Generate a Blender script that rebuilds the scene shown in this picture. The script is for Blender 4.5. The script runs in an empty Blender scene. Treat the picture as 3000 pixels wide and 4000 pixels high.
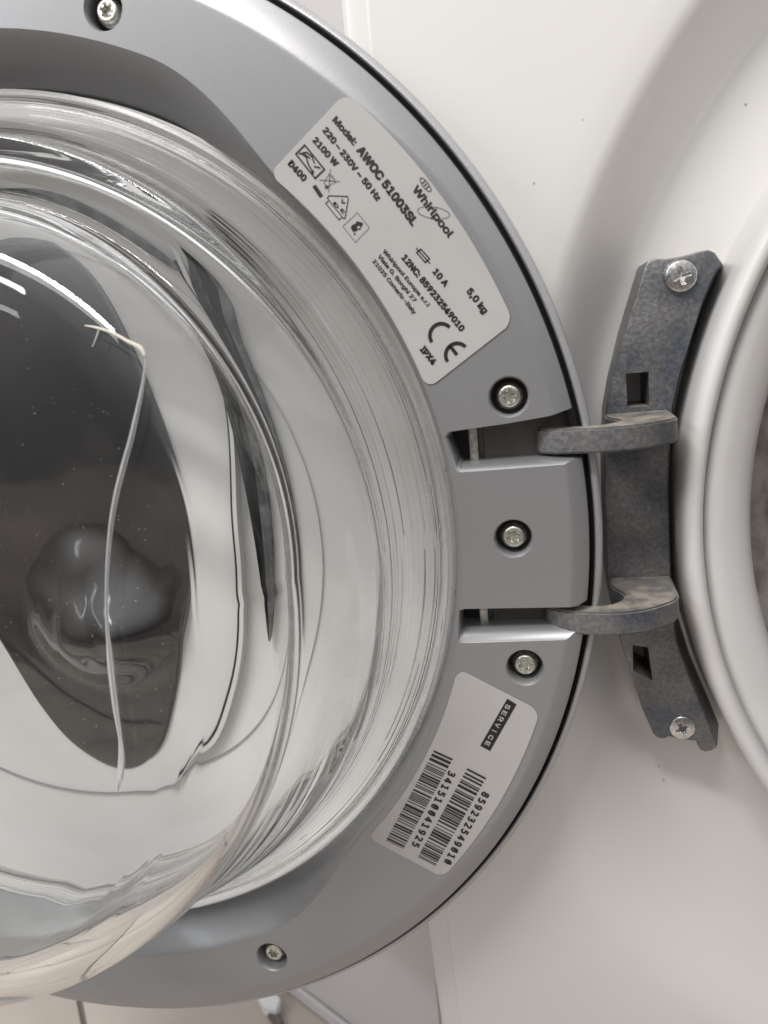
import bpy, bmesh, math, random
import numpy as np
from mathutils import Vector, Matrix, noise
random.seed(7)
SC = bpy.context.scene
COL = SC.collection
PI = math.pi

# ------------------------------------------------------------------ camera
# "door space": x towards the hinge, y up, z out of the door towards the viewer
# world = (x, -z, y)
rx, ry, rz = 0.2324394103542135, -0.18694921595699188, 0.09212575921091506
def _rot(a, b, c):
    return (Matrix.Rotation(a, 3, 'X') @ Matrix.Rotation(b, 3, 'Y') @ Matrix.Rotation(c, 3, 'Z'))
Rdc = _rot(rx, ry, rz)
Tdc = Vector((-0.12863051424485278, -0.015754834216806388, -0.27129868439352506))
D2W = Matrix(((1, 0, 0), (0, 0, -1), (0, 1, 0)))
campos = D2W @ (-(Rdc.transposed() @ Tdc))
camrot = D2W @ Rdc.transposed()
cam = bpy.data.cameras.new('camera')
camo = bpy.data.objects.new('camera', cam)
COL.objects.link(camo)
camo.matrix_world = Matrix.Translation(campos) @ camrot.to_4x4()
cam.sensor_fit = 'VERTICAL'
cam.sensor_height = 24.0
cam.sensor_width = 18.0
cam.lens = 24.0 * 2969.8 / 4000.0
cam.clip_start = 0.01
cam.clip_end = 50
cam.dof.use_dof = True
cam.dof.focus_distance = 0.262
cam.dof.aperture_fstop = 9.0
SC.camera = camo

# ------------------------------------------------------------------ light
world = bpy.data.worlds.new('World')
SC.world = world
world.use_nodes = True
nt = world.node_tree
nt.nodes.clear()
wo = nt.nodes.new('ShaderNodeOutputWorld')
bg = nt.nodes.new('ShaderNodeBackground')
tc = nt.nodes.new('ShaderNodeTexCoord')
sp = nt.nodes.new('ShaderNodeSeparateXYZ')
mr = nt.nodes.new('ShaderNodeMapRange')
mr.inputs['From Min'].default_value = -1
mr.inputs['From Max'].default_value = 1
cr = nt.nodes.new('ShaderNodeValToRGB')
cr.color_ramp.elements[0].position = 0.0
cr.color_ramp.elements[0].color = (0.06, 0.055, 0.05, 1)
cr.color_ramp.elements[1].position = 1.0
cr.color_ramp.elements[1].color = (1.9, 1.9, 1.95, 1)
e = cr.color_ramp.elements.new(0.49); e.color = (0.09, 0.086, 0.083, 1)
e = cr.color_ramp.elements.new(0.62); e.color = (0.46, 0.46, 0.465, 1)
nt.links.new(tc.outputs['Generated'], sp.inputs[0])
nt.links.new(sp.outputs['Z'], mr.inputs['Value'])
nt.links.new(mr.outputs[0], cr.inputs[0])
nt.links.new(cr.outputs[0], bg.inputs['Color'])
bg.inputs['Strength'].default_value = 0.72
nt.links.new(bg.outputs[0], wo.inputs['Surface'])

def area_lamp(name, loc, target, sx, sy, power, color):
    l = bpy.data.lights.new(name, 'AREA')
    l.shape = 'RECTANGLE'; l.size = sx; l.size_y = sy; l.energy = power; l.color = color
    o = bpy.data.objects.new(name, l); COL.objects.link(o)
    o.location = loc
    o.rotation_euler = (Vector(target) - Vector(loc)).to_track_quat('-Z', 'Y').to_euler()
    l.cycles.is_caustics_light = True
    return o
# two ceiling fluorescent fittings above and behind the photographer
area_lamp('ceiling_tube_light', (-0.16, -0.62, 0.92), (0.15, 0, 0.0), 0.55, 0.09, 10.5, (1.0, 0.97, 0.93))
area_lamp('ceiling_tube_light', (-1.35, -1.15, 1.05), (0.1, 0, 0.0), 1.0, 0.10, 9, (0.95, 0.97, 1.0))

vs = SC.view_settings
vs.view_transform = 'Standard'
vs.look = 'None'
vs.exposure = 0.04
vs.gamma = 1.0
vs.use_curve_mapping = False
SC.cycles.max_bounces = 20
SC.cycles.transmission_bounces = 16
SC.cycles.glossy_bounces = 10
SC.cycles.diffuse_bounces = 4
SC.cycles.caustics_refractive = True
SC.cycles.caustics_reflective = True
SC.cycles.blur_glossy = 0.5
SC.cycles.sample_clamp_indirect = 6.0

# ------------------------------------------------------------------ materials
def mat(name, base, rough=0.5, metal=0.0, spec=0.5, coat=0.0):
    m = bpy.data.materials.new(name)
    m.use_nodes = True
    b = m.node_tree.nodes['Principled BSDF']
    b.inputs['Base Color'].default_value = (*base, 1)
    b.inputs['Roughness'].default_value = rough
    b.inputs['Metallic'].default_value = metal
    b.inputs['Specular IOR Level'].default_value = spec
    b.inputs['Coat Weight'].default_value = coat
    b.inputs['Coat Roughness'].default_value = 0.1
    return m
def nodes(m):
    return m.node_tree.nodes, m.node_tree.links, m.node_tree.nodes['Principled BSDF']
def vary(m, scale, c1, c2, bump=0.0, bscale=None, detail=6, rr=None, lo=0.35, hi=0.65):
    N, L, b = nodes(m)
    t = N.new('ShaderNodeTexCoord')
    n = N.new('ShaderNodeTexNoise'); n.inputs['Scale'].default_value = scale; n.inputs['Detail'].default_value = detail
    L.new(t.outputs['Object'], n.inputs['Vector'])
    r = N.new('ShaderNodeValToRGB')
    r.color_ramp.elements[0].position = lo; r.color_ramp.elements[0].color = (*c1, 1)
    r.color_ramp.elements[1].position = hi; r.color_ramp.elements[1].color = (*c2, 1)
    L.new(n.outputs['Fac'], r.inputs[0])
    L.new(r.outputs[0], b.inputs['Base Color'])
    if rr:
        q = N.new('ShaderNodeMapRange')
        q.inputs['To Min'].default_value = rr[0]; q.inputs['To Max'].default_value = rr[1]
        L.new(n.outputs['Fac'], q.inputs['Value']); L.new(q.outputs[0], b.inputs['Roughness'])
    if bump:
        n2 = N.new('ShaderNodeTexNoise'); n2.inputs['Scale'].default_value = bscale or scale; n2.inputs['Detail'].default_value = 4
        L.new(t.outputs['Object'], n2.inputs['Vector'])
        bp = N.new('ShaderNodeBump'); bp.inputs['Strength'].default_value = bump; bp.inputs['Distance'].default_value = 0.0004
        L.new(n2.outputs['Fac'], bp.inputs['Height']); L.new(bp.outputs[0], b.inputs['Normal'])
    return r
M = {}
M['frame'] = mat('grey_painted_plastic', (0.27, 0.272, 0.285), 0.36, 0.5)
vary(M['frame'], 1800, (0.305, 0.307, 0.314), (0.33, 0.332, 0.34), bump=0.06, bscale=2600, rr=(0.34, 0.42))
M['rim'] = mat('silver_bezel', (0.50, 0.50, 0.51), 0.38, 0.45)
vary(M['rim'], 2500, (0.42, 0.42, 0.43), (0.52, 0.52, 0.53), bump=0.15, bscale=2500)
M['under'] = mat('brown_grey_inner_plastic', (0.115, 0.102, 0.094), 0.6)
vary(M['under'], 90, (0.10, 0.088, 0.08), (0.135, 0.12, 0.11))
M['dark'] = mat('dark_plastic', (0.012, 0.012, 0.013), 0.5)
M['panel'] = mat('white_enamel', (0.70, 0.69, 0.68), 0.28, 0.0, 0.5, 0.25)
def dirt_spots(m, base, spot, scale, thr, rough=0.25):
    N, L, b = nodes(m)
    t = N.new('ShaderNodeTexCoord')
    n = N.new('ShaderNodeTexNoise'); n.inputs['Scale'].default_value = 6; n.inputs['Detail'].default_value = 3
    L.new(t.outputs['Object'], n.inputs['Vector'])
    v = N.new('ShaderNodeTexVoronoi'); v.inputs['Scale'].default_value = scale
    n3 = N.new('ShaderNodeTexNoise'); n3.inputs['Scale'].default_value = 1500; n3.inputs['Detail'].default_value = 2
    L.new(t.outputs['Object'], n3.inputs['Vector'])
    ad = N.new('ShaderNodeVectorMath'); ad.operation = 'MULTIPLY_ADD'
    ad.inputs[1].default_value = (0.0025, 0.0025, 0.0025)
    L.new(n3.outputs['Color'], ad.inputs[0]); L.new(t.outputs['Object'], ad.inputs[2])
    L.new(ad.outputs[0], v.inputs['Vector'])
    cmp_ = N.new('ShaderNodeMath'); cmp_.operation = 'LESS_THAN'; cmp_.inputs[1].default_value = thr
    L.new(v.outputs['Distance'], cmp_.inputs[0])
    gate = N.new('ShaderNodeSeparateColor'); L.new(v.outputs['Color'], gate.inputs[0])
    g2 = N.new('ShaderNodeMath'); g2.operation = 'GREATER_THAN'; g2.inputs[1].default_value = 0.62
    L.new(gate.outputs[0], g2.inputs[0])
    mu = N.new('ShaderNodeMath'); mu.operation = 'MULTIPLY'
    L.new(cmp_.outputs[0], mu.inputs[0]); L.new(g2.outputs[0], mu.inputs[1])
    mix = N.new('ShaderNodeMix'); mix.data_type = 'RGBA'
    mx0 = N.new('ShaderNodeMix'); mx0.data_type = 'RGBA'
    mx0.inputs[6].default_value = (*base, 1); mx0.inputs[7].default_value = (base[0] * .93, base[1] * .925, base[2] * .91, 1)
    L.new(n.outputs['Fac'], mx0.inputs[0])
    L.new(mx0.outputs[2], mix.inputs[6]); mix.inputs[7].default_value = (*spot, 1)
    mm = N.new('ShaderNodeMath'); mm.operation = 'MULTIPLY'; mm.inputs[1].default_value = 0.6
    L.new(mu.outputs[0], mm.inputs[0]); L.new(mm.outputs[0], mix.inputs[0])
    L.new(mix.outputs[2], b.inputs['Base Color'])
dirt_spots(M['panel'], (0.75, 0.738, 0.725), (0.22, 0.16, 0.11), 70, 0.035)
M['gasket'] = mat('pale_grey_plastic', (0.52, 0.52, 0.505), 0.4)
vary(M['gasket'], 25, (0.60, 0.59, 0.575), (0.65, 0.64, 0.63), rr=(0.3, 0.4))
M['rubber'] = mat('worn_grey_rubber', (0.22, 0.19, 0.17), 0.6)
vary(M['rubber'], 60, (0.12, 0.10, 0.09), (0.30, 0.27, 0.25), lo=.4, hi=.6)
M['cabinet'] = mat('white_cabinet_paint', (0.5, 0.5, 0.5), 0.4)
vary(M['cabinet'], 4, (0.54, 0.52, 0.515), (0.60, 0.575, 0.57))
M['white_plastic'] = mat('white_plastic', (0.72, 0.72, 0.71), 0.35)
M['steel'] = mat('zinc_plated_steel', (0.62, 0.62, 0.56), 0.32, 1.0)
vary(M['steel'], 900, (0.50, 0.50, 0.45), (0.80, 0.79, 0.73), bump=0.35, bscale=1200, rr=(0.22, 0.5))
M['chrome'] = mat('bright_screw_steel', (0.62, 0.62, 0.60), 0.2, 1.0)
vary(M['chrome'], 700, (0.50, 0.49, 0.47), (0.78, 0.78, 0.76), bump=0.2, bscale=900, rr=(0.14, 0.38))
M['pit'] = mat('screw_recess', (0.20, 0.20, 0.18), 0.35, 1.0)
M['label'] = mat('sticker_film', (0.44, 0.42, 0.41), 0.32, 0.0, 0.5)
vary(M['label'], 40, (0.44, 0.43, 0.42), (0.47, 0.458, 0.448), bump=0.05, bscale=120)
M['ink'] = mat('black_print', (0.014, 0.012, 0.013), 0.5)
M['window'] = mat('smoked_plastic_window', (0.03, 0.026, 0.024), 0.09, 0.0, 0.6)
vary(M['window'], 22, (0.004, 0.0035, 0.0035), (0.060, 0.048, 0.042), rr=(0.03, 0.12), lo=.42, hi=.74, detail=9)
M['inner_ring'] = mat('pale_window_surround', (0.74, 0.735, 0.72), 0.45)
M['strip'] = mat('reflected_hinge_grey', (0.12, 0.13, 0.135), 0.5)  # mottled grey for the imitated hinge reflection
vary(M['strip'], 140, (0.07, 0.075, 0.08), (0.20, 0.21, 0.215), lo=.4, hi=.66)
M['floor'] = mat('beige_floor_tile', (0.42, 0.37, 0.32), 0.45)
vary(M['floor'], 7, (0.38, 0.33, 0.285), (0.47, 0.42, 0.37), detail=8, bump=0.1, bscale=60)
M['grout'] = mat('floor_grout', (0.16, 0.13, 0.12), 0.8)
M['lint'] = mat('pale_lint', (0.62, 0.58, 0.52), 0.8)
M['dust'] = mat('grey_dust', (0.36, 0.33, 0.30), 0.9)
M['fleck'] = mat('dark_lint', (0.06, 0.045, 0.035), 0.8)
# die-cast zinc with dust lying on its upward faces
mz = mat('die_cast_zinc', (0.2, 0.205, 0.215), 0.5, 0.75)
N, L, b = nodes(mz)
t = N.new('ShaderNodeTexCoord')
n1 = N.new('ShaderNodeTexNoise'); n1.inputs['Scale'].default_value = 700; n1.inputs['Detail'].default_value = 8; n1.inputs['Roughness'].default_value = .7
n2 = N.new('ShaderNodeTexNoise'); n2.inputs['Scale'].default_value = 45; n2.inputs['Detail'].default_value = 5
L.new(t.outputs['Object'], n1.inputs['Vector']); L.new(t.outputs['Object'], n2.inputs['Vector'])
r1 = N.new('ShaderNodeValToRGB')
r1.color_ramp.elements[0].position = .36; r1.color_ramp.elements[0].color = (0.15, 0.155, 0.162, 1)
r1.color_ramp.elements[1].position = .70; r1.color_ramp.elements[1].color = (0.28, 0.285, 0.29, 1)
ee = r1.color_ramp.elements.new(.5); ee.color = (0.195, 0.20, 0.208, 1)
L.new(n1.outputs['Fac'], r1.inputs[0])
r2 = N.new('ShaderNodeValToRGB')
r2.color_ramp.elements[0].position = .40; r2.color_ramp.elements[0].color = (0.62, 0.66, 0.74, 1)
r2.color_ramp.elements[1].position = .62; r2.color_ramp.elements[1].color = (1.12, 1.09, 1.06, 1)
L.new(n2.outputs['Fac'], r2.inputs[0])
ee = r2.color_ramp.elements.new(.52); ee.color = (.90, .88, .86, 1)
mm = N.new('ShaderNodeMix'); mm.data_type = 'RGBA'; mm.blend_type = 'MULTIPLY'; mm.inputs[0].default_value = 1
L.new(r1.outputs[0], mm.inputs[6]); L.new(r2.outputs[0], mm.inputs[7])
ge = N.new('ShaderNodeNewGeometry'); sx = N.new('ShaderNodeSeparateXYZ'); L.new(ge.outputs['Normal'], sx.inputs[0])
mrr = N.new('ShaderNodeMapRange'); mrr.inputs['From Min'].default_value = .55; mrr.inputs['From Max'].default_value = .9
L.new(sx.outputs['Z'], mrr.inputs['Value'])
dm = N.new('ShaderNodeMath'); dm.operation = 'MULTIPLY'
nr = N.new('ShaderNodeMapRange'); nr.inputs['From Min'].default_value = .15; nr.inputs['From Max'].default_value = .42
L.new(n1.outputs['Fac'], nr.inputs['Value']); nx = N.new('ShaderNodeTexNoise'); nx.inputs['Scale'].default_value = 170; nx.inputs['Detail'].default_value = 6; L.new(t.outputs['Object'], nx.inputs['Vector'])
nm = N.new('ShaderNodeMapRange'); nm.inputs['From Min'].default_value = .38; nm.inputs['From Max'].default_value = .6; nm.inputs['To Min'].default_value = .35; L.new(nx.outputs['Fac'], nm.inputs['Value'])
np_ = N.new('ShaderNodeMath'); np_.operation = 'MULTIPLY'; L.new(nm.outputs[0], np_.inputs[0]); L.new(nr.outputs[0], np_.inputs[1])
L.new(np_.outputs[0], dm.inputs[0]); L.new(mrr.outputs[0], dm.inputs[1])
dd = N.new('ShaderNodeMix'); dd.data_type = 'RGBA'; L.new(dm.outputs[0], dd.inputs[0]); L.new(mm.outputs[2], dd.inputs[6])
dd.inputs[7].default_value = (0.33, 0.29, 0.245, 1)
L.new(dd.outputs[2], b.inputs['Base Color'])
mi = N.new('ShaderNodeMath'); mi.operation = 'MULTIPLY_ADD'; mi.inputs[1].default_value = -0.6; mi.inputs[2].default_value = 0.6
L.new(dm.outputs[0], mi.inputs[0]); L.new(mi.outputs[0], b.inputs['Metallic'])
rq = N.new('ShaderNodeMapRange'); rq.inputs['To Min'].default_value = .24; rq.inputs['To Max'].default_value = .60
L.new(n1.outputs['Fac'], rq.inputs['Value']); L.new(rq.outputs[0], b.inputs['Roughness'])
bp = N.new('ShaderNodeBump'); bp.inputs['Strength'].default_value = .45; bp.inputs['Distance'].default_value = .0005
L.new(n1.outputs['Fac'], bp.inputs['Height']); L.new(bp.outputs[0], b.inputs['Normal'])
M['zinc'] = mz
# clear glass
mg = bpy.data.materials.new('clear_glass'); mg.use_nodes = True
N, L, b = nodes(mg)
b.inputs['Base Color'].default_value = (0.985, 0.992, 0.985, 1)
b.inputs['Roughness'].default_value = 0.0
b.inputs['IOR'].default_value = 1.5
b.inputs['Transmission Weight'].default_value = 1.0
M['glass'] = mg

# ------------------------------------------------------------------ helpers (door space)
class Thing:
    def __init__(s, name, label, cat, base, group=None, kind=None):
        o = bpy.data.objects.new(name, None)
        COL.objects.link(o)
        o.empty_display_size = 0.02
        s.base = Vector(base)
        o.location = D2W @ s.base
        o.rotation_euler = (PI / 2, 0, 0)
        if kind: o['kind'] = kind
        else:
            o['label'] = label; o['category'] = cat
        if group: o['group'] = group
        s.o = o
def put(name, me, m, parent, base, loc=(0, 0, 0), label=None, smooth=35, kind=None):
    """link mesh as a child; mesh verts are in door space unless loc is given"""
    if me.materials and m is None: pass
    elif not me.materials and m: me.materials.append(m)
    o = bpy.data.objects.new(name, me)
    COL.objects.link(o)
    o.parent = parent
    o.location = Vector(loc) - Vector(base)
    if label: o['label'] = label
    if kind: o['kind'] = kind
    return o
def finish(me, ang=35):
    me.polygons.foreach_set('use_smooth', [True] * len(me.polygons))
    try: me.set_sharp_from_angle(angle=math.radians(ang))
    except Exception: pass
    me.update()
    return me
def mesh(name, v, f, ang=35, fix=False):
    me = bpy.data.meshes.new(name)
    me.from_pydata([tuple(map(float, p)) for p in v], [], f)
    me.validate()
    if fix:
        bm = bmesh.new(); bm.from_mesh(me)
        bmesh.ops.recalc_face_normals(bm, faces=bm.faces)
        bm.to_mesh(me); bm.free()
    return finish(me, ang)
def lathe(name, prof, n=256, c=(0, 0), a0=0, a1=2 * PI, ang=30, closed=False, fix=False):
    full = abs(a1 - a0 - 2 * PI) < 1e-6
    k = n if full else n + 1
    v = []; f = []
    for i in range(k):
        a = a0 + (a1 - a0) * i / n
        for r, z in prof:
            v.append((c[0] + r * math.cos(a), c[1] + r * math.sin(a), z))
    p = len(prof)
    for i in range(n):
        j = (i + 1) % k
        for q in range(p - 1 + (1 if closed else 0)):
            q2 = (q + 1) % p
            f.append((i * p + q, j * p + q, j * p + q2, i * p + q2))
    return mesh(name, v, f, ang, fix)
def prism(name, poly, z0, z1, ang=30, bev=0.0, topin=None):
    """closed prism with polygon poly (ccw), z0 bottom, z1 top"""
    bm = bmesh.new()
    lo = [bm.verts.new((x, y, z0)) for x, y in poly]
    tp = topin or poly
    hi = [bm.verts.new((x, y, z1)) for x, y in tp]
    n = len(poly)
    bm.faces.new(lo[::-1]); ft = bm.faces.new(hi)
    for i in range(n):
        bm.faces.new((lo[i], lo[(i + 1) % n], hi[(i + 1) % n], hi[i]))
    bmesh.ops.recalc_face_normals(bm, faces=bm.faces)
    if bev:
        es = list(ft.edges)
        bmesh.ops.bevel(bm, geom=es, offset=bev, segments=3, affect='EDGES', profile=.5)
    me = bpy.data.meshes.new(name); bm.to_mesh(me); bm.free()
    return finish(me, ang)
def box(name, x0, x1, y0, y1, z0, z1, bev=0.0):
    bm = bmesh.new()
    bmesh.ops.create_cube(bm, size=1)
    for v in bm.verts:
        v.co = Vector(((x0 + x1) / 2 + v.co.x * (x1 - x0), (y0 + y1) / 2 + v.co.y * (y1 - y0), (z0 + z1) / 2 + v.co.z * (z1 - z0)))
    if bev: bmesh.ops.bevel(bm, geom=list(bm.edges), offset=bev, segments=2, affect='EDGES', profile=.5)
    me = bpy.data.meshes.new(name); bm.to_mesh(me); bm.free()
    return finish(me, 40)
def cut(me, cutters, ang=30):
    """boolean difference, evaluated to a fresh mesh"""
    o = bpy.data.objects.new('tmp_a', me); COL.objects.link(o)
    cs = []
    for c in cutters:
        q = bpy.data.objects.new('tmp_b', c); COL.objects.link(q); cs.append(q)
        md = o.modifiers.new('b', 'BOOLEAN'); md.operation = 'DIFFERENCE'; md.object = q; md.solver = 'EXACT'
    dg = bpy.context.evaluated_depsgraph_get()
    out = bpy.data.meshes.new_from_object(o.evaluated_get(dg))
    bpy.data.objects.remove(o)
    for q in cs:
        mq = q.data; bpy.data.objects.remove(q); bpy.data.meshes.remove(mq)
    for v in out.attributes:
        pass
    return finish(out, ang)
def catmull(pts, m=6):
    out = []; n = len(pts)
    for i in range(n):
        p0, p1, p2, p3 = pts[i - 1], pts[i], pts[(i + 1) % n], pts[(i + 2) % n]
        for k in range(m):
            t = k / m
            out.append(tuple(.5 * ((2 * p1[j]) + (-p0[j] + p2[j]) * t + (2 * p0[j] - 5 * p1[j] + 4 * p2[j] - p3[j]) * t * t + (-p0[j] + 3 * p1[j] - 3 * p2[j] + p3[j]) * t ** 3) for j in (0, 1)))
    return out
def sm(a, b, x):
    t = min(1, max(0, (x - a) / (b - a)))
    return t * t * (3 - 2 * t)

# ------------------------------------------------------------------ washing machine body
PC = (0.4225, -0.004)          # centre of the recess
RC = (0.4150, -0.005)          # centre of the porthole ring
ZP, ZD = -0.034, -0.056        # front panel, dish floor
machine = Thing('washing_machine', 'white front-loading washing machine standing behind the open door', 'washing machine', (0.4225, -0.45, -0.30))
def panel_mesh():
    n = 360
    prof = [(.184, ZD), (.2, ZD), (.219, ZD)]
    for i in range(1, 13):
        u = i / 12
        prof.append((.221 + u * .027, ZD + (ZP - ZD) * sm(0, 1, u)))
    prof += [(.256, ZP + .0001), (.266, ZP)]
    v = []; f = []
    ang = [2 * PI * i / n for i in range(n)]
    for a in ang:
        deg = math.degrees(a)
        grow = .040 * sm(188, 226, deg) * sm(300, 262, deg)   # the recess runs out wider towards the foot
        for r, z in prof:
            if r > .2215: r = .2215 + (r - .2215) * (1 + grow / .027)
            # the panel bows gently outwards above the porthole
            v.append((PC[0] + r * math.cos(a), PC[1] + r * math.sin(a), z))
    p = len(prof)
    for i in range(n):
        j = (i + 1) % n
        for q in range(p - 1):
            f.append((i * p + q, j * p + q, j * p + q + 1, i * p + q + 1))
    # outward to the rectangle of the front
    xl, xr, yb, yt = -.2975, .2975, -.44, .40
    def ray(a, s):
        c, d = math.cos(a), math.sin(a)
        t = 1e9
        if c > 1e-9: t = min(t, (xr - s) / c)
        if c < -1e-9: t = min(t, (xl + s) / c)
        if d > 1e-9: t = min(t, (yt - s) / d)
        if d < -1e-9: t = min(t, (yb + s) / d)
        return (PC[0] + c * t, PC[1] + d * t)
    prev = [i * p + p - 1 for i in range(n)]
    loops = [(.0105, ZP), (.0095, ZP - .0006), (.005, ZP - .0009), (.0028, ZP - .0015), (.0013, ZP - .003), (.0003, ZP - .006), (0.0, ZP - .010), (0.0, -.60)]
    for s, z in loops:
        cur = []
        for a in ang:
            x, y = ray(a, s); cur.append(len(v)); v.append((x, y, z))
        for i in range(n):
            j = (i + 1) % n
            f.append((prev[i], prev[j], cur[j], cur[i]))
        prev = cur
    return mesh('front_panel', v, f, 25, fix=True)
pm_ = panel_mesh()
for v_ in pm_.vertices:   # bend added below the porthole to shade the sheet there
    if v_.co.z > -.07: v_.co.z -= .62 * max(0, -.08 - v_.co.y) ** 2
put('front_panel', pm_, M['panel'], machine.o, machine.base)
# porthole surround
prof = [(.1885, ZD - .003), (.1884, -.030), (.1881, -.0250), (.1873, -.0226), (.1858, -.0214), (.1842, -.0214), (.1828, -.0224), (.1820, -.0244), (.1815, -.0285),
        (.1809, -.0292), (.1801, -.0268), (.1785, -.0260), (.1750, -.0272), (.1710, -.0292), (.1670, -.0325), (.1645, -.0365), (.1630, -.043), (.1622, -.055)]
put('porthole_rim', lathe('porthole_rim', prof, 360, RC, ang=60), M['gasket'], machine.o, machine.base)
prof = [(.1626, -.052), (.160, -.058), (.155, -.060), (.149, -.066), (.147, -.08), (.151, -.10), (.145, -.115), (.13, -.12), (.13, -.35), (.0, -.35)]
put('door_gasket', lathe('door_gasket', prof, 160, RC, ang=60), M['rubber'], machine.o, machine.base)

# ------------------------------------------------------------------ hinge bracket
BY = -0.0035
bracket = Thing('hinge_bracket', 'dull grey cast metal hinge bracket screwed beside the porthole, two hooked arms reaching the door', 'hinge', (0.215, -0.09, -0.046))
right_top = [(.2399, .0782), (.2374, .0720), (.2348, .0656), (.2326, .0586), (.2306, .0519), (.2279, .0437), (.2256, .0338), (.2246, .0277), (.2241, .0068), (.2242, -.0127), (.2244, -.0323), (.2262, -.0496), (.2305, -.0635), (.2357, -.0782), (.2399, -.0903)]
right_bot = [(.2457, .0781), (.2428, .0715), (.2400, .0649), (.2379, .0596), (.2357, .0535), (.2318, .0420), (.2295, .0314), (.2287, .0234), (.2283, .0060), (.2283, -.0160), (.2286, -.0364), (.2308, -.0500), (.2345, -.0640), (.2400, -.0790), (.2450, -.0930)]
rest = [(.2393, -.0916), (.2377, -.0926), (.2358, -.0930), (.2340, -.0922), (.2333, -.0905), (.2330, -.0888), (.2300, -.0884), (.2260, -.0876), (.2234, -.0870), (.2221, -.0878), (.2205, -.0880), (.2190, -.0874), (.2178, -.0857),
        (.2140, -.0753), (.2100, -.0600), (.2065, -.0470), (.2045, -.0360), (.2033, -.0257), (.2033, 0), (.2034, .0189), (.2045, .0330), (.2065, .0430), (.2110, .0583), (.2150, .0705), (.2172, .0770), (.2178, .0789), (.2186, .0801), (.2205, .0808), (.2240, .0803), (.2290, .0806), (.2342, .0814), (.2369, .0816), (.2388, .0805)]
def plate():
    top = right_top + rest
    low = right_bot + [(x + (.0004 if x < .21 else 0), y) for x, y in rest]
    return prism('plate', low[::-1], ZD + .0005, -.0345, 30, .0006, topin=top[::-1])
hole1 = prism('h', [(.2113, .0340), (.2183, .0338), (.2183, .0452), (.2113, .0452)], -.060, -.02, topin=[(.2113, .0340), (.2183, .0338), (.2183, .0452), (.2109, .0452)])
hole2 = prism('h', [(.2113, -.0610), (.2180, -.0650), (.2166, -.0520), (.2113, -.0511)], -.060, -.02)
pm = cut(plate(), [hole1, hole2], 30)
plate_o = put('plate', pm, M['zinc'], bracket.o, bracket.base)
def arm(name, y0, y1):
    # outline in the x-z plane, extruded along y
    front = [(.1812, -.0095), (.1815, -.0065), (.1840, -.0040), (.1880, -.0020), (.1940, -.0004), (.2000, .0003), (.2060, -.0002), (.2120, -.0022), (.2175, -.0060), (.2215, -.0098), (.2236, -.0140), (.2241, -.020), (.2243, -.028), (.2246, -.040)]
    back = [(.2042, -.040), (.2036, -.030), (.2042, -.0235), (.2062, -.0190), (.2068, -.0150), (.2050, -.0110), (.2020, -.0080), (.1980, -.0068), (.1940, -.0075), (.1900, -.0105), (.1860, -.0135), (.1825, -.0132)]
    def smooth(pts):
        out = []
        for i in range(len(pts) - 1):
            p0 = pts[max(i - 1, 0)]; p1 = pts[i]; p2 = pts[i + 1]; p3 = pts[min(i + 2, len(pts) - 1)]
            for k in range(4):
                t = k / 4
                out.append(tuple(.5 * ((2 * p1[j]) + (-p0[j] + p2[j]) * t + (2 * p0[j] - 5 * p1[j] + 4 * p2[j] - p3[j]) * t * t + (-p0[j] + 3 * p1[j] - 3 * p2[j] + p3[j]) * t ** 3) for j in (0, 1)))
        out.append(pts[-1]); return out
    pts = smooth(front) + smooth(back)
    bm = bmesh.new()
    lo = [bm.verts.new((x, y0, z)) for x, z in pts]
    hi = [bm.verts.new((x, y1, z)) for x, z in pts]
    f0 = bm.faces.new(lo); f1 = bm.faces.new(hi[::-1])
    n = len(pts)
    for i in range(n):
        bm.faces.new((lo[i], hi[i], hi[(i + 1) % n], lo[(i + 1) % n]))
    bmesh.ops.recalc_face_normals(bm, faces=bm.faces)
    bmesh.ops.bevel(bm, geom=list(f0.edges) + list(f1.edges), offset=.0006, segments=2, affect='EDGES')
    me = bpy.data.meshes.new(name); bm.to_mesh(me); bm.free()
    return finish(me, 35)
put('arm', arm('arm', .0246, .0322), M['zinc'], bracket.o, bracket.base)
put('arm', arm('arm', -.0332, -.0256), M['zinc'], bracket.o, bracket.base)

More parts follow.
